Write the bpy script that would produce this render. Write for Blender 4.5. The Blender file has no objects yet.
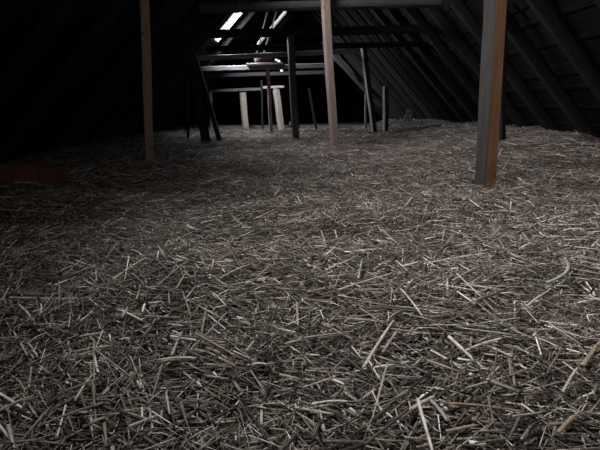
import bpy, bmesh, math, random
import numpy as np
from mathutils import Vector, Matrix

S = bpy.context.scene
C = S.collection
rng = np.random.default_rng(7)
random.seed(7)

# ------------------------------------------------------------------ camera
F_PX = 450.0
CAM = Vector((0.0, 0.0, 0.62))
HORIZON, VPX = 105.0, 290.0
pitch = math.atan((225 - HORIZON) / F_PX)
yaw = math.atan((300 - VPX) / F_PX * math.cos(pitch))
Fw = Vector((math.sin(yaw) * math.cos(pitch), math.cos(yaw) * math.cos(pitch), -math.sin(pitch)))
Rt = Vector((math.cos(yaw), -math.sin(yaw), 0))
Up = Rt.cross(Fw)


def ray(px, py):
    return Fw + Rt * ((px - 300) / F_PX) + Up * ((225 - py) / F_PX)


def P(px, py, Y):
    """point of the attic seen at pixel (px, py) at distance Y along the ridge"""
    d = ray(px, py)
    return CAM + d * (Y / d.y)


cd = bpy.data.cameras.new('camera')
cam = bpy.data.objects.new('camera', cd)
C.objects.link(cam)
cd.sensor_fit = 'HORIZONTAL'
cd.sensor_width = 36
cd.lens = 36 * F_PX / 600
cd.clip_start = 0.02
cam.matrix_world = Matrix.Translation(CAM) @ Matrix((Rt, Up, -Fw)).transposed().to_4x4()
S.camera = cam

S.view_settings.view_transform = 'Standard'
S.view_settings.look = 'None'
S.view_settings.gamma = 1
S.view_settings.use_curve_mapping = False
S.view_settings.exposure = 0.0

# ------------------------------------------------------------------ materials


def newmat(name):
    m = bpy.data.materials.new(name)
    m.use_nodes = True
    nt = m.node_tree
    b = nt.nodes['Principled BSDF']
    return m, nt, b


def wood(name, c1, c2, rough=0.8, grain=(14, 14, 0.9), knots=True, bump=0.35, dark=0.35):
    m, nt, b = newmat(name)
    N, L = nt.nodes, nt.links
    tc = N.new('ShaderNodeTexCoord')
    oi = N.new('ShaderNodeObjectInfo')
    mp = N.new('ShaderNodeMapping')
    mp.inputs['Scale'].default_value = grain
    L.new(tc.outputs['Object'], mp.inputs['Vector'])
    add = N.new('ShaderNodeVectorMath')
    add.operation = 'ADD'
    sc = N.new('ShaderNodeVectorMath')
    sc.operation = 'SCALE'
    sc.inputs[0].default_value = (17, 9, 5)
    L.new(oi.outputs['Random'], sc.inputs['Scale'])
    L.new(mp.outputs[0], add.inputs[0])
    L.new(sc.outputs[0], add.inputs[1])
    n1 = N.new('ShaderNodeTexNoise')
    n1.inputs['Scale'].default_value = 4
    n1.inputs['Detail'].default_value = 7
    n1.inputs['Roughness'].default_value = 0.65
    n1.inputs['Distortion'].default_value = 0.5
    L.new(add.outputs[0], n1.inputs['Vector'])
    r = N.new('ShaderNodeValToRGB')
    r.color_ramp.elements[0].position = 0.3
    r.color_ramp.elements[0].color = (*c1, 1)
    r.color_ramp.elements[1].position = 0.7
    r.color_ramp.elements[1].color = (*c2, 1)
    L.new(n1.outputs['Fac'], r.inputs['Fac'])
    out = r.outputs['Color']
    if knots:
        v = N.new('ShaderNodeTexVoronoi')
        v.inputs['Scale'].default_value = 5.5
        L.new(tc.outputs['Object'], v.inputs['Vector'])
        kr = N.new('ShaderNodeValToRGB')
        kr.color_ramp.elements[0].position = 0.05
        kr.color_ramp.elements[0].color = (dark, dark, dark, 1)
        kr.color_ramp.elements[1].position = 0.13
        kr.color_ramp.elements[1].color = (1, 1, 1, 1)
        L.new(v.outputs['Distance'], kr.inputs['Fac'])
        mx = N.new('ShaderNodeMix')
        mx.data_type = 'RGBA'
        mx.blend_type = 'MULTIPLY'
        mx.inputs['Factor'].default_value = 0.8
        L.new(out, mx.inputs['A'])
        L.new(kr.outputs['Color'], mx.inputs['B'])
        out = mx.outputs['Result']
    L.new(out, b.inputs['Base Color'])
    b.inputs['Roughness'].default_value = rough
    b.inputs['Specular IOR Level'].default_value = 0.25
    bp = N.new('ShaderNodeBump')
    bp.inputs['Strength'].default_value = bump
    bp.inputs['Distance'].default_value = 0.01
    L.new(n1.outputs['Fac'], bp.inputs['Height'])
    L.new(bp.outputs['Normal'], b.inputs['Normal'])
    return m


M = {}
M['post_brown'] = wood('post brown wood', (0.17, 0.115, 0.085), (0.27, 0.19, 0.145))
M['post_orange_lit'] = wood('post lit orange brown wood', (0.13, 0.066, 0.035), (0.22, 0.115, 0.063))  # orange brown, brightened to paint in the light on this face
M['post_grey_shaded'] = wood('post shaded weathered grey wood', (0.022, 0.020, 0.0185), (0.045, 0.041, 0.038))  # weathered grey, darkened further to paint in this face's shade
M['post_pink'] = wood('post pinkish brown wood', (0.155, 0.114, 0.096), (0.235, 0.177, 0.152))
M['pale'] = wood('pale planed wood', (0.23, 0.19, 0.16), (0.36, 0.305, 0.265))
M['dark'] = wood('dark old timber', (0.02, 0.017, 0.015), (0.045, 0.038, 0.034))
M['black'] = wood('near black timber', (0.007, 0.006, 0.006), (0.018, 0.016, 0.015))  # timber in an even, very dark tone
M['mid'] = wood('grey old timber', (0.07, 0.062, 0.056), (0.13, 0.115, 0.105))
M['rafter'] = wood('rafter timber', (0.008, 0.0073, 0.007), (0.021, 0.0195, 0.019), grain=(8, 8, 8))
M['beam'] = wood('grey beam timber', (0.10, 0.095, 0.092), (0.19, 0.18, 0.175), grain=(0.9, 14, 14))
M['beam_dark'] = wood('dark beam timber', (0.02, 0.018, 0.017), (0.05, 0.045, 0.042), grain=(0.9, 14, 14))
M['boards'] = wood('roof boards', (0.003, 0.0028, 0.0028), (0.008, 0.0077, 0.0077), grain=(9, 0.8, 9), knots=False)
M['beam_front'] = wood('grey brown round beam', (0.022, 0.02, 0.019), (0.05, 0.046, 0.043), grain=(0.9, 14, 14))
M['beam_black'] = wood('near black beam', (0.005, 0.0045, 0.0045), (0.013, 0.012, 0.0115), grain=(0.9, 14, 14))  # same very dark tone, grain running along the beam
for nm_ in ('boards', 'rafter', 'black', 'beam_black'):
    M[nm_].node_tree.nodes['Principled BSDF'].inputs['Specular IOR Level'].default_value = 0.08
M['floorwood'] = wood('floor boards', (0.02, 0.016, 0.013), (0.045, 0.036, 0.03), grain=(9, 0.8, 9), knots=False)
M['redwood'] = wood('red brown painted board', (0.08, 0.036, 0.032), (0.14, 0.062, 0.055), grain=(1.5, 9, 9))
M['frame'] = wood('window frame wood', (0.05, 0.045, 0.04), (0.1, 0.09, 0.085), knots=False)


def cloth(name, c1, c2):
    m, nt, b = newmat(name)
    N, L = nt.nodes, nt.links
    n = N.new('ShaderNodeTexNoise')
    n.inputs['Scale'].default_value = 18
    n.inputs['Detail'].default_value = 5
    r = N.new('ShaderNodeValToRGB')
    r.color_ramp.elements[0].position = 0.35
    r.color_ramp.elements[0].color = (*c1, 1)
    r.color_ramp.elements[1].position = 0.65
    r.color_ramp.elements[1].color = (*c2, 1)
    L.new(n.outputs['Fac'], r.inputs['Fac'])
    L.new(r.outputs['Color'], b.inputs['Base Color'])
    b.inputs['Roughness'].default_value = 0.95
    return m


M['redcloth'] = cloth('dark red cloth', (0.022, 0.004, 0.006), (0.065, 0.009, 0.014))
M['palecloth'] = cloth('pale grey cloth', (0.10, 0.108, 0.125), (0.19, 0.2, 0.225))


def glass(name, tint):
    m = bpy.data.materials.new(name)
    m.use_nodes = True
    nt = m.node_tree
    N, L = nt.nodes, nt.links
    N.clear()
    o = N.new('ShaderNodeOutputMaterial')
    t = N.new('ShaderNodeBsdfTransparent')
    t.inputs['Color'].default_value = (*tint, 1)
    g = N.new('ShaderNodeBsdfGlossy')
    g.inputs['Roughness'].default_value = 0.05
    fr = N.new('ShaderNodeFresnel')
    fr.inputs['IOR'].default_value = 1.45
    mx = N.new('ShaderNodeMixShader')
    L.new(fr.outputs[0], mx.inputs[0])
    L.new(t.outputs[0], mx.inputs[1])
    L.new(g.outputs[0], mx.inputs[2])
    L.new(mx.outputs[0], o.inputs['Surface'])
    return m


M['glass'] = glass('window glass', (0.95, 0.97, 1.0))


def straw_mat(name, stops, rough=0.6, bed=False, spec=0.35):
    m, nt, b = newmat(name)
    N, L = nt.nodes, nt.links
    geo = N.new('ShaderNodeNewGeometry')
    r = N.new('ShaderNodeValToRGB')
    e = r.color_ramp.elements
    while len(e) < len(stops):
        e.new(0.5)
    for k, (p, c) in enumerate(stops):
        e[k].position = p
        e[k].color = (*c, 1)
    tc = N.new('ShaderNodeTexCoord')
    n = N.new('ShaderNodeTexNoise')
    n.inputs['Scale'].default_value = 60 if not bed else 90
    n.inputs['Detail'].default_value = 4
    L.new(tc.outputs['Object'], n.inputs['Vector'])
    if bed:
        L.new(n.outputs['Fac'], r.inputs['Fac'])
    else:
        L.new(geo.outputs['Random Per Island'], r.inputs['Fac'])
    mr = N.new('ShaderNodeMapRange')
    mr.inputs['From Min'].default_value = 0.3
    mr.inputs['From Max'].default_value = 0.7
    mr.inputs['To Min'].default_value = 0.6
    mr.inputs['To Max'].default_value = 1.2
    L.new(n.outputs['Fac'], mr.inputs['Value'])
    mx = N.new('ShaderNodeVectorMath')
    mx.operation = 'SCALE'
    L.new(r.outputs['Color'], mx.inputs[0])
    L.new(mr.outputs[0], mx.inputs['Scale'])
    L.new(mx.outputs[0], b.inputs['Base Color'])
    b.inputs['Roughness'].default_value = rough
    b.inputs['Specular IOR Level'].default_value = spec
    return m


M['straw'] = straw_mat('straw', [
    (0.0, (0.030, 0.024, 0.022)), (0.25, (0.08, 0.064, 0.055)), (0.5, (0.172, 0.145, 0.118)),
    (0.72, (0.27, 0.225, 0.19)), (0.9, (0.44, 0.385, 0.335)), (1.0, (0.85, 0.80, 0.74))])
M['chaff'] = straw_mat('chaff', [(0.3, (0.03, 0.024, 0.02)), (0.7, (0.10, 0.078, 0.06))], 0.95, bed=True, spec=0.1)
for nm, c in (('white', (0.72, 0.69, 0.64)), ('pale', (0.46, 0.41, 0.34)), ('tan', (0.30, 0.235, 0.17)),
              ('brown', (0.20, 0.145, 0.10)), ('grey', (0.30, 0.285, 0.26))):
    M['stalk_' + nm] = straw_mat('stalk ' + nm, [(0.0, tuple(v * 0.9 for v in c)), (1.0, tuple(v * 1.05 for v in c))], 0.5)

# ------------------------------------------------------------------ helpers


def tag(o, label=None, cat=None, group=None, kind=None):
    if label: o['label'] = label
    if cat: o['category'] = cat
    if group: o['group'] = group
    if kind: o['kind'] = kind
    return o


def link(name, me, mats, parent=None, loc=None):
    o = bpy.data.objects.new(name, me)
    for m in (mats if isinstance(mats, (list, tuple)) else [mats]):
        me.materials.append(m)
    C.objects.link(o)
    if parent: o.parent = parent
    if loc is not None: o.location = loc
    return o


def from_bm(name, bm, mats, parent=None, loc=None, smooth=False):
    me = bpy.data.meshes.new(name)
    bmesh.ops.recalc_face_normals(bm, faces=bm.faces)
    if smooth:
        for f in bm.faces: f.smooth = True
    bm.to_mesh(me)
    bm.free()
    return link(name, me, mats, parent, loc)


def empty(name, loc):
    o = bpy.data.objects.new(name, None)
    o.empty_display_size = 0.1
    C.objects.link(o)
    o.location = loc
    return o


def sweep(bm, pts, sizes, ref, twist=0.0, jitter=0.0, chamfer=0.12, mat_fn=None, rnd=False):
    """a squared (chamfered) timber swept along pts; sizes = (width, depth) per point"""
    pts = [Vector(p) for p in pts]
    rings = []
    for i, p in enumerate(pts):
        d = (pts[min(i + 1, len(pts) - 1)] - pts[max(i - 1, 0)]).normalized()
        u = (ref - d * ref.dot(d)).normalized()
        v = d.cross(u)
        cs, sn = math.cos(twist), math.sin(twist)
        u, v = u * cs + v * sn, v * cs - u * sn
        w, h = sizes[i] if isinstance(sizes, list) else sizes
        if rnd:
            prof = [(math.cos(2 * math.pi * k / 12) / 2, math.sin(2 * math.pi * k / 12) / 2) for k in range(12)]
        else:
            c = chamfer
            prof = [(-.5 + c, -.5), (.5 - c, -.5), (.5, -.5 + c), (.5, .5 - c), (.5 - c, .5), (-.5 + c, .5), (-.5, .5 - c), (-.5, -.5 + c)]
        ring = []
        for a, b in prof:
            j = Vector([random.uniform(-jitter, jitter) for _ in range(3)])
            ring.append(bm.verts.new(p + u * (a * w) + v * (b * h) + j))
        rings.append(ring)
    n = len(rings[0])
    for a, b in zip(rings, rings[1:]):
        for k in range(n):
            f = bm.faces.new((a[k], a[(k + 1) % n], b[(k + 1) % n], b[k]))
            if mat_fn: f.material_index = mat_fn(k)
    bm.faces.new(rings[0][::-1])
    bm.faces.new(rings[-1])


def timber(name, a, b, size, mats, ref=Vector((1, 0, 0)), twist=0.0, seg=8, wobble=0.006, jitter=0.002,
           chamfer=0.1, mat_fn=None, rnd=False, taper=1.0, parent=None):
    """one length of timber from a to b; the object's origin is at its base a"""
    a, b = Vector(a), Vector(b)
    L = (b - a)
    pts, sizes = [], []
    ph = random.uniform(0, 6)
    for i in range(seg + 1):
        t = i / seg
        wv = Vector((math.sin(ph + t * 5), math.cos(ph * 1.7 + t * 4), 0)) * wobble * math.sin(math.pi * t)
        pts.append(L * t + wv)
        s = 1 + (taper - 1) * t
        sizes.append((size[0] * s * random.uniform(.985, 1.015), size[1] * s * random.uniform(.985, 1.015)))
    bm = bmesh.new()
    sweep(bm, pts, sizes, ref, twist, jitter, chamfer, mat_fn, rnd)
    return from_bm(name, bm, mats, parent, a)


def box(bm, lo, hi, mi=0):
    x0, y0, z0 = lo
    x1, y1, z1 = hi
    v = [bm.verts.new(p) for p in ((x0, y0, z0), (x1, y0, z0), (x1, y1, z0), (x0, y1, z0),
                                   (x0, y0, z1), (x1, y0, z1), (x1, y1, z1), (x0, y1, z1))]
    for q in ((0, 3, 2, 1), (4, 5, 6, 7), (0, 1, 5, 4), (1, 2, 6, 5), (2, 3, 7, 6), (3, 0, 4, 7)):
        f = bm.faces.new([v[k] for k in q])
        f.material_index = mi


# ------------------------------------------------------------------ roof geometry
TAN = 1.07
pr = P(452, 3, 7.2)
pl = P(223.5, 30, 10.3)
# right slope: z = pr.z - TAN*(x-pr.x); left slope: z = pl.z + TAN*(x-pl.x)
XR = ((pr.z + TAN * pr.x) - (pl.z - TAN * pl.x)) / (2 * TAN)
ZR = pr.z - TAN * (XR - pr.x)
ang = math.atan(TAN)
FLOOR_Z = -0.10
XE_R = XR + (ZR - FLOOR_Z) / TAN
XE_L = XR - (ZR - FLOOR_Z) / TAN
Y0, Y1 = -3.2, 23.0
SL = (ZR - FLOOR_Z) / math.sin(ang)          # slope length
print('ridge', XR, ZR, 'eaves', XE_L, XE_R)


def slope_pt(side, s, y, n=0.0):
    """s metres down the slope from the ridge, n metres inward from the roof skin"""
    return Vector((XR + side * (s * math.cos(ang) - n * math.sin(ang)), y, ZR - s * math.sin(ang) - n * math.cos(ang)))


def s_of(side, p):
    return (ZR - p.z) / math.sin(ang)


# openings in the roof: (side, s0, s1, y0, y1)
sA = s_of(-1, P(240, 9, 10.3))
sB = s_of(-1, P(212.5, 40, 10.3))
WIN1 = (-1, sA, sB, 9.98, 10.66)                 # the roof window the photo shows
ADDED_WIN2 = (-1, 1.2, 2.5, 1.2, 2.6)                  # unseen window added above the foreground, to light the straw
ADDED_WIN3 = (-1, 1.0, 2.1, 5.3, 6.3)  # unseen roof window added to brighten the middle straw
s4 = s_of(-1, P(293, 12, 16)), s_of(-1, P(272, 46, 16))
WIN4 = (-1, s4[0], s4[1], 15.3, 16.15)
WINS = [WIN1, ADDED_WIN2, ADDED_WIN3, WIN4]


def roof_mesh(bm, side):
    th = 0.04
    ys = sorted({Y0, Y1, *[w[3] for w in WINS if w[0] == side], *[w[4] for w in WINS if w[0] == side]})
    ss = sorted({-0.0, SL + 0.1, *[w[1] for w in WINS if w[0] == side], *[w[2] for w in WINS if w[0] == side]})
    for i in range(len(ys) - 1):
        for j in range(len(ss) - 1):
            yc, sc = (ys[i] + ys[i + 1]) / 2, (ss[j] + ss[j + 1]) / 2
            if any(w[0] == side and w[1] < sc < w[2] and w[3] < yc < w[4] for w in WINS): continue
            v = []
            for n in (0, -th):
                for (s, y) in ((ss[j], ys[i]), (ss[j + 1], ys[i]), (ss[j + 1], ys[i + 1]), (ss[j], ys[i + 1])):
                    v.append(bm.verts.new(slope_pt(side, s, y, n)))
            for q in ((0, 1, 2, 3), (7, 6, 5, 4), (0, 4, 5, 1), (1, 5, 6, 2), (2, 6, 7, 3), (3, 7, 4, 0)):
                bm.faces.new([v[k] for k in q])
    # tiling battens on the underside of the boarding
    s = 0.2
    k = 0
    while s < SL - 0.1:
        y = Y0
        segs = [(Y0, Y1)]
        for w in WINS:
            if w[0] == side and w[1] - 0.05 < s < w[2] + 0.05:
                new = []
                for a, b in segs:
                    if w[3] > a and w[4] < b: new += [(a, w[3] - .02), (w[4] + .02, b)]
                    else: new.append((a, b))
                segs = new
        wd = 0.16 if k % 3 == 0 else 0.05
        for a, b in segs:
            v = []
            for n in (0.001, 0.016):
                for (ds, yy) in ((0, a), (wd, a), (wd, b), (0, b)):
                    v.append(bm.verts.new(slope_pt(side, s + ds, yy, n)))
            for q in ((0, 1, 2, 3), (7, 6, 5, 4), (0, 4, 5, 1), (1, 5, 6, 2), (2, 6, 7, 3), (3, 7, 4, 0)):
                bm.faces.new([v[k2] for k2 in q])
        s += 0.33
        k += 1


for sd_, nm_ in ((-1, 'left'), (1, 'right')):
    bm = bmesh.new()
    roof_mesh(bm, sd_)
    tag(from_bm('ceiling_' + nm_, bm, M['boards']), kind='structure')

# floor boards under the straw
bm = bmesh.new()
x = XE_L - 0.1
while x < XE_R + 0.1:
    box(bm, (x, Y0, FLOOR_Z - 0.04), (x + 0.196, Y1, FLOOR_Z + random.uniform(-.003, .003)))
    x += 0.2
tag(from_bm('floor', bm, M['floorwood']), kind='structure')


def gable(name, y, holes=()):
    bm = bmesh.new()
    xs = sorted({XE_L - .2, XR, XE_R + .2, *[h[0] for h in holes], *[h[1] for h in holes]})
    # vertical boards clipped to the roof outline
    step = 0.24
    x = XE_L - 0.2
    cuts = [x]
    while x < XE_R + 0.2:
        x += step
        cuts.append(x)
    cuts = sorted(set(cuts) | {XR} | {v for h in holes for v in h[:2]})
    top = lambda q: ZR - abs(q - XR) * TAN + 0.03
    for a, b in zip(cuts, cuts[1:]):
        spans = [(FLOOR_Z - .05, None)]
        hs = [h for h in holes if h[0] <= (a + b) / 2 <= h[1]]
        if hs:
            h = hs[0]
            spans = [(FLOOR_Z - .05, h[2]), (h[3], None)]
        for z0, z1 in spans:
            za = top(a) if z1 is None else z1
            zb = top(b) if z1 is None else z1
            if za <= z0 and zb <= z0: continue
            za, zb = max(za, z0), max(zb, z0)
            v = [bm.verts.new(q) for q in ((a, y, z0), (b, y, z0), (b, y, zb), (a, y, za),
                                           (a, y + .03, z0), (b, y + .03, z0), (b, y + .03, zb), (a, y + .03, za))]
            for q in ((0, 1, 2, 3), (7, 6, 5, 4), (0, 4, 5, 1), (1, 5, 6, 2), (2, 6, 7, 3), (3, 7, 4, 0)):
                bm.faces.new([v[k] for k in q])
    return tag(from_bm(name, bm, M['boards']), kind='structure')


holes = []
for (x0, y0, x1, y1) in ((275, 58.8, 277.4, 60.6), (277.4, 60, 280, 62.4), (278, 68.6, 280.4, 70.4), (280.4, 69.6, 282.8, 71.6)):
    a, b = P(x0, y1, Y1), P(x1, y0, Y1)
    holes.append((a.x, b.x, a.z, b.z))
gable('wall_back', Y1, holes)
GW = (1.3, 2.3, 0.9, 1.9)  # unseen gable window added behind the camera, for light on the posts
gable('wall_front', Y0, [GW])
root = empty('window_5', ((GW[0] + GW[1]) / 2, Y0, GW[2]))
tag(root, kind='structure')
bm = bmesh.new()
for lo, hi in (((GW[0] - .04, -.03, -.04), (GW[1] + .04, .06, .01)), ((GW[0] - .04, -.03, .99), (GW[1] + .04, .06, 1.04)),
               ((GW[0] - .04, -.03, .01), (GW[0] + .01, .06, .99)), ((GW[1] - .01, -.03, .01), (GW[1] + .04, .06, .99))):
    box(bm, (lo[0] - root.location.x, lo[1], lo[2]), (hi[0] - root.location.x, hi[1], hi[2]))
from_bm('window_frame', bm, M['frame'], root)
bm = bmesh.new()
bm.faces.new([bm.verts.new(q) for q in ((-.5, .01, 0), (.5, .01, 0), (.5, .01, 1), (-.5, .01, 1))])
from_bm('pane', bm, M['glass'], root)


def roof_window(name, w, lab=None):
    side, s0, s1, y0, y1 = w
    root = empty(name, slope_pt(side, s1, (y0 + y1) / 2))
    tag(root, kind='structure')
    bm = bmesh.new()
    fw = 0.045

    def bar(sa, sb, ya, yb):
        v = []
        for n in (-0.045, 0.004):
            for (s, y) in ((sa, ya), (sb, ya), (sb, yb), (sa, yb)):
                v.append(bm.verts.new(slope_pt(side, s, y, n) - root.location))
        for q in ((0, 1, 2, 3), (7, 6, 5, 4), (0, 4, 5, 1), (1, 5, 6, 2), (2, 6, 7, 3), (3, 7, 4, 0)):
            bm.faces.new([v[k] for k in q])
    bar(s0, s1, y0 - fw, y0 + 0.01)
    bar(s0, s1, y1 - 0.01, y1 + fw)
    bar(s0 - fw, s0 + .01, y0 - fw, y1 + fw)
    bar(s1 - .01, s1 + fw, y0 - fw, y1 + fw)
    from_bm('window_frame', bm, M['frame'], root)
    bm = bmesh.new()
    bm.faces.new([bm.verts.new(slope_pt(side, s, y, -0.03) - root.location) for s, y in ((s0, y0), (s1, y0), (s1, y1), (s0, y1))])
    from_bm('pane', bm, M['glass'], root)
    return root


for k, w in enumerate(WINS):
    roof_window('window_%d' % (k + 1), w)  # also builds the unseen windows added for fill light


def daylight_and_fill(w, power, color, spread=170):
    side, s0, s1, y0, y1 = w
    ld = bpy.data.lights.new('daylight_and_fill', 'AREA')
    ld.shape = 'RECTANGLE'
    ld.size = (s1 - s0) * 1.0
    ld.size_y = (y1 - y0) * 1.0
    ld.energy = power
    ld.color = color
    ld.spread = math.radians(spread)
    o = bpy.data.objects.new('daylight_and_fill', ld)
    C.objects.link(o)
    c = slope_pt(side, (s0 + s1) / 2, (y0 + y1) / 2, -0.08)
    n = (slope_pt(side, 1, 0, 1) - slope_pt(side, 1, 0, 0)).normalized()   # inward
    u = (slope_pt(side, 2, 0) - slope_pt(side, 1, 0)).normalized()
    z = -n
    y = z.cross(u)
    o.matrix_world = Matrix.Translation(c) @ Matrix((u, y, z)).transposed().to_4x4()
    return o


daylight_and_fill(WIN1, 250, (0.86, 0.93, 1.0), 180)
daylight_and_fill(ADDED_WIN2, 84, (1.0, 0.97, 0.93), 108)  # fill for the foreground through an added window
daylight_and_fill(ADDED_WIN3, 80, (1.0, 0.96, 0.97), 112)  # fill for the middle straw through an added window
daylight_and_fill(WIN4, 90, (0.75, 0.85, 1.0), 95)
ld = bpy.data.lights.new('daylight_and_fill', 'AREA')  # fill lamp outside the added gable window
ld.shape = 'RECTANGLE'
ld.size = ld.size_y = 1.0
ld.energy = 22
ld.spread = math.radians(85)
ld.color = (1.0, 0.93, 0.86)
lo_ = bpy.data.objects.new('daylight_and_fill', ld)
C.objects.link(lo_)
lo_.location = ((GW[0] + GW[1]) / 2, Y0 - .03, (GW[2] + GW[3]) / 2)
lo_.rotation_euler = (math.radians(90), 0, 0)

wd = bpy.data.worlds.new('overcast sky')
S.world = wd
wd.use_nodes = True
bg = wd.node_tree.nodes['Background']
bg.inputs['Color'].default_value = (0.88, 0.94, 1.0, 1)
bg.inputs['Strength'].default_value = 1.6

# ------------------------------------------------------------------ straw surface


def sstep(a, b, x):
    t = np.clip((x - a) / (b - a), 0, 1)
    return t * t * (3 - 2 * t)


HW = [(0.9, 1.3, 0.3, .012), (-1.7, 0.8, 1.9, .014), (2.3, 2.9, 4.0, .010), (3.7, -2.1, 0.7, .010), (-5.1, 6.3, 2.2, .008),
      (9.0, 4.0, 5.0, .006), (6.0, -11.0, 1.0, .006)]


_r = np.random.default_rng(3)
RF = _r.uniform(5, 22, 14)
RD = _r.uniform(0, 6.28, 14)
RP = _r.uniform(0, 6.28, 14)
RA = 0.045 / RF


def height(x, y):
    x = np.asarray(x, float)
    y = np.asarray(y, float)
    h = np.zeros(np.broadcast(x, y).shape)
    for a, b, p, amp in HW:
        h = h + amp * np.sin(a * x + b * y + p)
    for k_ in range(14):
        h = h + RA[k_] * np.sin(RF[k_] * (x * np.cos(RD[k_]) + y * np.sin(RD[k_])) + RP[k_])
    h = h + 0.22 * sstep(1.6, 3.1, x) * sstep(3.0, 6.5, y)
    h = h + 0.0 * sstep(-2.0, -3.2, x)
    return h


def h1(x, y): return float(height(x, y))


def ground(px, py):
    """straw surface point seen at a pixel"""
    d = ray(px, py)
    t = 0.3
    for _ in range(4000):
        p = CAM + d * t
        if p.z <= h1(p.x, p.y): return p
        t += 0.004 + t * 0.0015
    return p


STRAW_END = 12.7


def straw_batch(xs, ys, length, width, nseg, nside, lift, tilt_sd, bend_sd, flat):
    n = len(xs)
    th = rng.uniform(0, 2 * np.pi, n)
    # loose local combing of the litter
    comb = 0.9 * np.sin(1.3 * xs + 0.7) + 0.9 * np.cos(1.1 * ys + 2.0)
    th = np.where(rng.random(n) < 0.35, comb + rng.normal(0, .5, n), th)
    tilt = rng.normal(0, tilt_sd, n)
    d = np.stack([np.cos(th) * np.cos(tilt), np.sin(th) * np.cos(tilt), np.sin(tilt)], 1)
    side = np.stack([-np.sin(th), np.cos(th), np.zeros(n)], 1)
    nrm = np.cross(d, side)
    roll = rng.uniform(-0.9, 0.9, n)[:, None]
    u = side * np.cos(roll) + nrm * np.sin(roll)
    v = nrm * np.cos(roll) - side * np.sin(roll)
    z = height(xs, ys) + lift
    c = np.stack([xs, ys, z], 1)
    bend = rng.normal(0, bend_sd, n) * length
    bdir = rng.uniform(0, 2 * np.pi, n)
    bv = u * np.cos(bdir)[:, None] + nrm * (np.sin(bdir) * 0.5)[:, None]
    V = np.zeros((n, nseg + 1, nside, 3), np.float32)
    taper = rng.uniform(.55, 1.0, n)
    for k in range(nseg + 1):
        t = k / nseg
        off = (t - .5)
        pc = c + d * (off * length)[:, None] + bv * (bend * (0.25 - off * off) * 4)[:, None]
        wk = width * (1 - (1 - taper) * t)
        for q in range(nside):
            a = 2 * np.pi * q / nside
            V[:, k, q, :] = pc + u * (np.cos(a) * wk * .5)[:, None] + v * (np.sin(a) * wk * .5 * flat)[:, None]
    vpn = (nseg + 1) * nside
    base = (np.arange(n) * vpn)[:, None]
    fs = []
    for k in range(nseg):
        for q in range(nside):
            q2 = (q + 1) % nside
            fs.append([k * nside + q, k * nside + q2, (k + 1) * nside + q2, (k + 1) * nside + q])
    fs = np.array(fs)
    Fq = (base[:, :, None] + fs[None]).reshape(-1, 4)
    if nside == 4:
        caps = np.array([[3, 2, 1, 0], [nseg * 4 + 0, nseg * 4 + 1, nseg * 4 + 2, nseg * 4 + 3]])
        Fq = np.concatenate([Fq, (base[:, :, None] + caps[None]).reshape(-1, 4)])
    return V.reshape(-1, 3), Fq


VV, FF = [], []
tot = 0


def add_batch(*a):
    global tot
    v, f = straw_batch(*a)
    VV.append(v)
    FF.append(f + tot)
    tot += len(v)


def scatter(y0, y1, dens, margin=1.0, xmin=None, xmax=None):
    xl0 = max(XE_L, -0.72 * y1 - margin)
    xr0 = min(XE_R, 0.76 * y1 + margin)
    n = int(dens * (y1 - y0) * (xr0 - xl0))
    xs = rng.uniform(xl0, xr0, n)
    ys = rng.uniform(y0, y1, n)
    ok = height(xs, ys) + 0.16 < ZR - np.abs(xs - XR) * TAN      # stay under the roof slopes
    return xs[ok], ys[ok]


def lengths(n, small, big, pbig):
    L = rng.gamma(2.2, small / 2.2, n)
    L = np.where(rng.random(n) < pbig, rng.uniform(big * .5, big * 1.5, n), L)
    return np.clip(L, 0.012, 0.5)


# (y0, y1, density, nseg, nside)
for (ya, yb, dens, nseg, nside, wsc) in ((-0.3, 0.35, 2500, 1, 4, 1), (0.35, 1.1, 15000, 2, 4, 1), (1.1, 2.0, 12500, 2, 4, 1), (2.0, 3.2, 8000, 1, 4, 1.0),
                                         (3.2, 5.0, 4200, 1, 4, 1.05), (5.0, 7.5, 2400, 1, 3, 1.25),
                                         (7.5, 10.0, 1100, 1, 3, 1.6), (10.0, STRAW_END, 700, 1, 3, 1.9)):
    xs, ys = scatter(ya, yb, dens)
    n = len(xs)
    L = lengths(n, 0.045, 0.13, 0.16) * (1 + 0.15 * (wsc - 1))
    W = np.clip(rng.gamma(3.2, 0.0036 / 3.2, n), 0.0012, 0.010) * wsc
    big = rng.random(n) < (0.02 if ya < 4 else 0.01)
    L = np.where(big, rng.uniform(.10, .28, n), L)
    W = np.where(big, rng.uniform(.0055, .0085, n), W)
    lift = rng.uniform(-0.016, 0.024, n) * (1 if ya < 2 else 1.5)
    lift = np.where(big, rng.uniform(0.006, 0.026, n), lift)
    add_batch(xs, ys, L, W, nseg, nside, lift, 0.22, 0.035, 0.5)

V = np.concatenate(VV)
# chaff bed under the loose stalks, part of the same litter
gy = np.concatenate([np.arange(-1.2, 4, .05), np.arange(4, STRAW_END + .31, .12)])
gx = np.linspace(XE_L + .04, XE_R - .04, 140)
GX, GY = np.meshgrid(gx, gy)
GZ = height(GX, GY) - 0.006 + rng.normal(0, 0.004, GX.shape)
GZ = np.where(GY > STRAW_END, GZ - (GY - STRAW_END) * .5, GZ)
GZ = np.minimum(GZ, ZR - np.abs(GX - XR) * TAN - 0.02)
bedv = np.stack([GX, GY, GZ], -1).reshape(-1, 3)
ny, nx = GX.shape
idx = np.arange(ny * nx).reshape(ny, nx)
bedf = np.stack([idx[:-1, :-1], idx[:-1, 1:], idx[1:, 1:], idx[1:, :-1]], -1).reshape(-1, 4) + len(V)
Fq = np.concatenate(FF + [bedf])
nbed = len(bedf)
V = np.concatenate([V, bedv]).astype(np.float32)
me = bpy.data.meshes.new('straw_litter')
me.vertices.add(len(V))
me.vertices.foreach_set('co', V.ravel())
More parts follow.
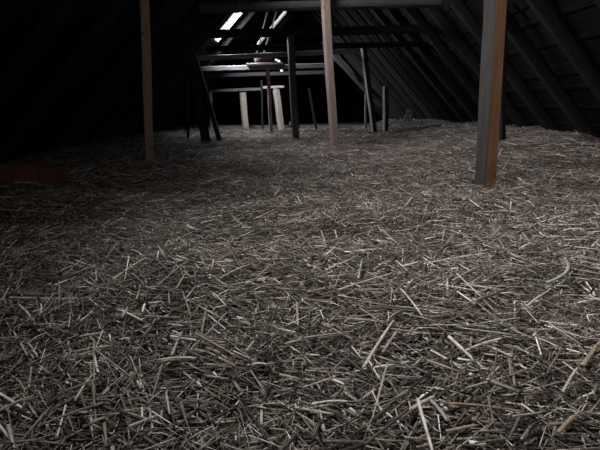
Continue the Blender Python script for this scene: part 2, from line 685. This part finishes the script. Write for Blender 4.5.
me.loops.add(len(Fq) * 4)
me.loops.foreach_set('vertex_index', Fq.ravel().astype(np.int32))
me.polygons.add(len(Fq))
me.polygons.foreach_set('loop_start', (np.arange(len(Fq)) * 4).astype(np.int32))
me.polygons.foreach_set('loop_total', np.full(len(Fq), 4, np.int32))
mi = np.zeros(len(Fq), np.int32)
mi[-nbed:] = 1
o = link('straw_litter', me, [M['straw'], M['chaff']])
me.polygons.foreach_set('material_index', mi)
me.update()
me.validate()
tag(o, 'deep brown and grey chopped straw litter covering the whole attic floor', 'straw', kind='stuff')
print('straw faces', len(Fq))

# ------------------------------------------------------------------ stalks that stand out on the litter


def stalk(p0, p1, w_px, tone, label, curl=0.0, flat=0.6, lift=0.033, lift1=None):
    a, b = ground(*p0), ground(*p1)
    a.z = h1(a.x, a.y) + lift
    b.z = h1(b.x, b.y) + (lift if lift1 is None else lift1)
    mid = (a + b) / 2
    dist = (mid - CAM).dot(Fw)
    w = w_px / F_PX * dist
    L = b - a
    sd = L.normalized().cross(Vector((0, 0, 1)))
    bm = bmesh.new()
    n = 10
    pts, sz = [], []
    for k in range(n + 1):
        t = k / n
        pts.append(a + L * t + sd * (curl * L.length * 4 * t * (1 - t)) - mid + Vector((0, 0, 0.004 * math.sin(3 * t))))
        s = w * (1 - .25 * t)
        if k == 6: s *= 1.18                   # the node of the stem
        sz.append((s, s * flat))
    sweep(bm, pts, sz, sd, 0, 0, 0.28)
    o = from_bm('straw_stalk', bm, M['stalk_' + tone], None, mid, smooth=True)
    tag(o, label, 'straw stalk', 'stalks standing out on the straw litter')
    return o


ST = [
    ((114, 289), (147, 266), 2.0, 'pale', 'bright pale straw stalk slanting up to the right in the left middle of the litter'),
    ((57, 270), (85, 276), 1.8, 'tan', 'tan straw stalk lying almost level near the left edge, left of the bright slanting stalk'),
    ((363, 380), (393, 332), 3.0, 'pale', 'long thick straw stalk slanting up to the right, in front centre right'),
    ((382, 365), (401, 337), 3.0, 'tan', 'shorter thick stalk parallel to and right of the long slanting one, centre right'),
    ((248, 379), (267, 378.5), 2.2, 'white', 'short almost white stalk lying level, left of the bottom centre'),
    ((312, 419), (348, 417), 2.6, 'white', 'long almost white stalk lying level near the bottom centre'),
    ((330, 393), (344, 399), 3.2, 'white', 'white flattened leaf blade above the level white stalk at the bottom centre', .08),
    ((297, 313), (298, 337), 2.8, 'tan', 'tan stalk pointing straight away from the viewer in the centre foreground'),
    ((399, 433), (433, 411), 4.2, 'pale', 'wide pale stalk slanting up to the right at the bottom, right of the centre'),
    ((428, 414), (446, 437), 4.2, 'grey', 'wide grey stalk slanting down to the right from the tip of the wide pale one'),
    ((443, 418), (523, 430), 3.4, 'brown', 'very long brown stalk lying almost level at the bottom right'),
    ((555, 450), (577, 428), 3.8, 'tan', 'thick tan stalk cut off by the bottom edge near the right corner'),
    ((580, 380), (602, 350), 4.0, 'tan', 'thick tan stalk slanting up to the right edge of the picture'),
    ((560, 408), (575, 382), 2.6, 'pale', 'thin pale stalk slanting steeply, left of the thick tan one at the right edge'),
    ((462, 365), (500, 352), 3.2, 'pale', 'pale stalk slanting gently up to the right in the right foreground'),
    ((82, 368), (116, 357), 2.8, 'tan', 'tan stalk slanting gently up to the right in the left foreground'),
    ((77, 415), (97, 385), 2.4, 'pale', 'pale stalk slanting steeply up to the right near the bottom left'),
    ((-2, 428), (37, 410), 3.6, 'tan', 'thick tan stalk reaching in from the left edge at the bottom corner'),
    ((85, 442), (131, 425), 3.4, 'tan', 'long tan stalk slanting gently at the very bottom left'),
    ((43, 440), (110, 416), 2.8, 'brown', 'long brown stalk parallel to and above the tan one at the bottom left'),
    ((160, 372), (197, 371), 3.2, 'pale', 'pale stalk lying level in the left of the foreground'),
    ((173, 367), (183, 343), 2.8, 'grey', 'grey stalk pointing away, crossing above the level pale stalk'),
    ((30, 355), (40, 370), 1.8, 'pale', 'short leg of a snapped V shaped stalk near the left edge'),
    ((30, 355), (49, 345), 1.8, 'pale', 'long leg of a snapped V shaped stalk near the left edge'),
    ((423, 272), (487, 261), 2.2, 'pale', 'long pale stalk lying nearly level in the middle right of the litter'),
    ((562, 237), (582, 236), 2.0, 'pale', 'short pale stalk lying level near the right edge in the middle distance'),
    ((452, 290), (480, 275), 2.6, 'tan', 'tan stalk just in front of the long nearly level pale one at the right'),
    ((545, 292), (563, 267), 3.0, 'grey', 'curled grey leaf slanting up to the right in the right middle', .12),
    ((525, 317), (545, 302), 2.4, 'pale', 'pale stalk slanting up to the right below the curled grey leaf'),
    ((400, 298), (422, 328), 2.2, 'pale', 'pale stalk slanting down to the right, right of the centre'),
    ((405, 212), (412, 202), 1.5, 'pale', 'small pale stalk sticking up to the left of the thick front post'),
    ((438, 198), (450, 217), 1.3, 'brown', 'thin brown stalk slanting down to the right in front of the thick front post'),
    ((338, 300), (400, 280), 2.2, 'pale', 'long pale stalk slanting gently up to the right in the centre'),
    ((358, 288), (362, 267), 2.2, 'grey', 'grey stalk pointing away, crossing behind the long pale stalk in the centre'),
    ((220, 288), (250, 273), 1.7, 'pale', 'thin pale stalk slanting gently up to the right, left of the centre'),
]
for s in ST:
    stalk(*s)

# ------------------------------------------------------------------ posts


def post(bot, top, Y, w, mats, label, twist=0.0, group='upright posts', Ytop=None, sink=0.12, name='wooden_post', depth=None, mat_fn=None,
         wobble=0.006, rnd=False, taper=1.0, chamfer=.1):
    """an upright timber whose foot stands at pixel bot and whose head is at pixel top, w pixels wide at its foot"""
    a = P(bot[0], bot[1], Y)
    b = P(top[0], top[1], Ytop or Y)
    a = a + (a - b).normalized() * sink
    wm = w / F_PX * Y
    o = timber(name, a, b, (wm, depth or wm), mats, Vector((1, 0, 0)), twist, seg=10, wobble=wobble, mat_fn=mat_fn, rnd=rnd, taper=taper, chamfer=.2 if name == 'brace' else chamfer)
    return tag(o, label, 'post' if name == 'wooden_post' else 'brace', group)


def hit_roof(p, d):
    """carry a post up along d until it reaches the roof slope"""
    t = 0
    while True:
        q = p + d * t
        if q.z > ZR - abs(q.x - XR) * TAN - 0.12: return q
        t += .01


def post_world(bot, top, Y, w, mats, label, twist, zmax, **k):
    a = P(bot[0], bot[1], Y)
    b = P(top[0], top[1], Y)
    d = (b - a).normalized()
    t = (zmax - a.z) / d.z
    q = a + d * t
    lim = hit_roof(a, d)
    if lim.z < q.z: q = lim
    wm = w / F_PX * Y
    o = timber('wooden_post', a - d * .12, q, (wm, wm), mats, Vector((1, 0, 0)), twist, seg=12, **k)
    return tag(o, label, 'post', 'upright posts')


post_world((149.5, 155), (144, 0), 5.4, 8.2, [M['post_brown']], 'brown square post standing alone in the straw on the dark left side', 0.35, 2.6)
post_world((334.5, 144), (325.5, 0), 7.0, 7.2, [M['post_pink']], 'tall pinkish brown post in the centre, leaning slightly left, in front of the nearest beam', 0.25, 2.6)
post_world((485, 185), (494.5, 0), 3.45, 14.8, [M['post_grey_shaded'], M['post_orange_lit']],
           'thick nearest post at right, one face shade-darkened weathered grey, the other light-brightened orange brown', 0.40, 2.5,
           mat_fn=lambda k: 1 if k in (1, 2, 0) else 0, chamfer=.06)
post_world((502.5, 136), (503.5, 0), 5.75, 5, [M['black']], 'slim dark post just behind and right of the thick nearest post', 0.2, 2.6)
post((296, 138), (290.5, 35), 8.5, 6.2, [M['dark']], 'dark grey post left of the central pinkish post, carrying the second beam', 0.2)
post((271.5, 132.5), (267.5, 68), 10.4, 3.3, [M['post_pink']], 'slender pale brown post under the pale plank with the red bundle', 0.2)
post((262.8, 129), (261.5, 80), 11.6, 2.0, [M['black']], 'thin dark stick post just left of the slender pale brown post', 0)
post((246, 130), (242.8, 92.5), 12.0, 5, [M['pale']], 'short stout pale post at the far left under the low far rail', 0.5)
post((281.3, 127.5), (275.8, 88.5), 12.0, 5.4, [M['pale']], 'short stout pale post leaning left, carrying the short far crosspiece', 0.5)
post((211.5, 132), (211, 92), 11.8, 2.2, [M['mid']], 'thin grey post at the left end of the low far rail', 0.2)
post((188, 131), (186.5, 62), 9.0, 2.6, [M['black']], 'thin dark upright post in the gloom left of the leaning struts', 0)
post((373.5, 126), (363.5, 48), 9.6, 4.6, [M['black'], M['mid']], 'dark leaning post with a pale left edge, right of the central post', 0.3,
     mat_fn=lambda k: 1 if k in (6, 7) else 0)  # left faces paler, painting in the side that catches light
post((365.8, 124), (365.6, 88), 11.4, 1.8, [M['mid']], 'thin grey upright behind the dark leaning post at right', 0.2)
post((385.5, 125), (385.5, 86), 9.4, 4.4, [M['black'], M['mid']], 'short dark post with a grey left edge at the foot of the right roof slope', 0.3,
     mat_fn=lambda k: 1 if k in (6, 7) else 0)  # lit left side put into the colour of these faces
post((316, 128), (309, 88), 12.0, 2.2, [M['black']], 'dark thin far post between the short leaning pale post and the central post', 0.2)
post((206, 142), (191.5, 62), 7.9, 9, [M['black']], 'broad dark strut leaning left in the gloom below the roof window', 0.2, group='leaning struts', name='brace')
post((219.5, 139), (196.5, 62), 8.3, 5, [M['black'], M['pale']], 'leaning strut with a thin lit edge painted pale right of the broad dark strut', 0.2, group='leaning struts', name='brace',
     mat_fn=lambda k: 1 if k == 1 else 0)  # one chamfer pale, painting in the lit edge

# ------------------------------------------------------------------ beams


def beam(p0, p1, Y, h, mats, label, d=None, rnd=False, name='tie_beam', cat='beam', group='cross beams', Yb=None, wob=.012):
    a, b = P(p0[0], p0[1], Y), P(p1[0], p1[1], Yb or Y)
    hm = h / F_PX * Y
    o = timber(name, a, b, (hm, d or hm), mats, Vector((0, 0, 1)), 0.0, seg=12, wobble=wob, rnd=rnd, jitter=.003)
    return tag(o, label, cat, group)


def zroof_x(side, z, n=0.06):
    return XR + side * ((ZR - z) / TAN - n / math.sin(ang))


def collar(py, Y, h, mats, label, **k):
    z = P(300, py, Y).z
    hm = h / F_PX * Y
    a = Vector((zroof_x(-1, z + hm / 2) + .06, Y, z - .05))
    b = Vector((zroof_x(1, z + hm / 2) - .06, Y, z + .05))
    o = timber('collar_beam', a, b, (hm, k.get('d', hm)), mats, Vector((0, 0, 1)), 0.0, seg=14, wobble=.02, rnd=k.get('rnd', False), jitter=.003)
    return tag(o, label, 'beam', 'collar beams')


collar(5.5, 7.2, 8.5, [M['beam_front']], 'nearest grey collar beam spanning the attic at the top of the picture', rnd=True)
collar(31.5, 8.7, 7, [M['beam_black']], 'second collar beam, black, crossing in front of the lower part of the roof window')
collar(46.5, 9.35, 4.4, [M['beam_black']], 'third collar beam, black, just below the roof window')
beam((197, 58.3), (366, 50.5), 9.75, 4, [M['beam']], 'grey cross beam with a pale upper edge, just above the red bundle')
beam((200, 69), (330, 65.5), 10.45, 4.4, [M['beam']], 'pale grey cross beam carrying the plank and the red bundle')
beam((203, 76), (332, 72), 11.8, 3.4, [M['dark']], 'dim grey cross beam just below the one with the red bundle')
beam((209, 91), (262, 89), 12.05, 2.6, [M['mid']], 'low far rail resting on the short stout pale post')
beam((263, 87.6), (284, 86.6), 11.95, 2.2, [M['pale']], 'short far crosspiece on top of the short leaning pale post')
a, b = P(150, 131, 12.6), P(330, 129.5, 12.6)
tag(timber('floor_beam', (XE_L + .3, 12.75, 0.02), (XE_R - .3, 12.75, 0.02), (.12, .14), [M['mid']], Vector((0, 0, 1)), 0, seg=12),
    'long floor beam bounding the far end of the straw', 'beam')
for (p0, p1, Y, w, lab) in (((382, 104), (322, 42), 10.9, 8, 'thick grey pole leaning along the right roof slope behind the dark leaning post'),
                            ((362, 84), (338, 54), 10.6, 2.4, 'thin grey pole leaning above the thick one on the right roof slope')):
    a, b = P(*p0, Y), P(*p1, Y)
    wm = w / F_PX * Y
    tag(timber('leaning_pole', a, b, (wm, wm), [M['dark']], Vector((0, 1, 0)), 0, seg=10, rnd=True, wobble=.02), lab, 'pole', 'leaning poles')

# slim laths standing between the beams, seen as two pale edged lines left of the ridge
for (p0, p1, lab) in (((257, 53), (267.5, 12), 'left one of the two thin leaning laths between the far beams'),
                      ((264, 53), (276.5, 12), 'right one of the two thin leaning laths between the far beams')):
    a, b = P(*p0, 11.0), P(*p1, 11.0)
    tag(timber('lath', a, b, (.025, .025), [M['dark']], Vector((1, 0, 0)), .6, seg=6), lab, 'lath', 'thin laths')

# plank and red bundle on the cross beam
a = P(247, 64.8, 10.3)
b = P(283, 63.4, 10.3)
tag(timber('plank', a, b, (.045, .22), [M['pale']], Vector((0, 0, 1)), 0, seg=6, wobble=.004), 'short pale plank lying on the cross beam under the red bundle', 'plank')

bm = bmesh.new()
ca = P(265.5, 59, 10.3)
bmesh.ops.create_uvsphere(bm, u_segments=28, v_segments=16, radius=1)
for v in bm.verts:
    n = v.co.copy()
    f = 1 + .10 * math.sin(5 * n.x + 3 * n.z) + .08 * math.sin(9 * n.y + 4 * n.x) + .05 * math.sin(17 * n.x + 2)
    v.co = Vector((math.copysign(abs(n.x) ** .6, n.x) * .22 * f, n.y * .12 * f, max(math.copysign(abs(n.z) ** .6, n.z), -.8) * .105 * f))
tag(from_bm('cloth_bundle', bm, M['redcloth'], None, ca, smooth=True), 'crumpled dark red cloth bundle lying on the pale plank', 'cloth')

# pale rag at the foot of the right slope
bm = bmesh.new()
ca = P(408, 115, 9.3)
bmesh.ops.create_grid(bm, x_segments=14, y_segments=18, size=1)
for v in bm.verts:
    x_, y_ = v.co.x, v.co.y
    v.co = Vector((x_ * .07 * (1 - .2 * y_) + .02 * math.sin(4 * y_), .03 * math.sin(5 * x_ + 2 * y_) + .02 * math.sin(9 * y_), y_ * .12))
g = bmesh.ops.solidify(bm, geom=bm.faces[:], thickness=.006)
tag(from_bm('rag', bm, M['palecloth'], None, ca, smooth=True), 'pale bluish rag hanging at the foot of the right roof slope', 'cloth')

# ------------------------------------------------------------------ rafters
ORD = ['nearest', 'second', 'third', 'fourth', 'fifth', 'sixth', 'seventh', 'eighth', 'ninth', 'tenth', 'eleventh', 'twelfth',
       'thirteenth', 'fourteenth', 'fifteenth', 'sixteenth', 'seventeenth', 'eighteenth', 'nineteenth', 'twentieth']
for side, nm in ((-1, 'left'), (1, 'right')):
    ys = [4.3 + .86 * k for k in range(20)]
    if side == -1: del ys[12:14]
    for k, y in enumerate(ys):
        if side == -1:
            if k == 6: y = 9.0
            if k == 7: y = 10.95
            for w in WINS:
                if w[3] - .1 < y < w[4] + .1: y = w[3] - .12 if y < (w[3] + w[4]) / 2 else w[4] + .12
        n = .09
        o = timber('rafter', slope_pt(side, SL - .06, y, n), slope_pt(side, .08 if side == 1 else .16, y, n), (.10, .13), [M['dark'] if side == 1 and y > 12.5 else M['rafter']], Vector((0, 1, 0)), 0,  # far right rafters use paler timber, light painted into the colour
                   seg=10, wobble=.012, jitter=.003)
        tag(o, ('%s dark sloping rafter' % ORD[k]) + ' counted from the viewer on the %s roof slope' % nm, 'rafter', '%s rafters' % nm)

# ------------------------------------------------------------------ red brown boxes at the left edge


def low_box(pa, pb, Y, hh, label, dep=.3, rot=0.0, tilt=0.0):
    a, b = P(pa[0], pa[1], Y), P(pb[0], pb[1], Y)
    L = abs(b.x - a.x)
    root = empty('low_box', ((a.x + b.x) / 2, Y + dep / 2, h1((a.x + b.x) / 2, Y) - .01))
    root.rotation_euler = (0, tilt, rot)
    tag(root, label, 'box', 'low red brown boxes')
    t = .018
    for nm, lo, hi in (('side_board', (-L / 2, -dep / 2, 0), (L / 2, -dep / 2 + t, hh)), ('side_board', (-L / 2, dep / 2 - t, 0), (L / 2, dep / 2, hh)),
                       ('end_board', (-L / 2, -dep / 2 + t, 0), (-L / 2 + t, dep / 2 - t, hh)), ('end_board', (L / 2 - t, -dep / 2 + t, 0), (L / 2, dep / 2 - t, hh)),
                       ('lid', (-L / 2 - .006, -dep / 2 - .006, hh), (L / 2 + .006, dep / 2 + .006, hh + t))):
        bm = bmesh.new()
        box(bm, lo, hi)
        bmesh.ops.bevel(bm, geom=bm.edges[:], offset=.003, segments=2, affect='EDGES')
        from_bm(nm, bm, M['redwood'], root)
    return root


low_box((-40, 170), (36, 165), 3.55, .165, 'longer low red brown wooden box in the straw at the left edge', dep=.14, rot=.04)
low_box((39, 168), (56, 168), 3.5, .15, 'shorter low red brown wooden box right of the longer one at the left edge', dep=.14, rot=-.1)
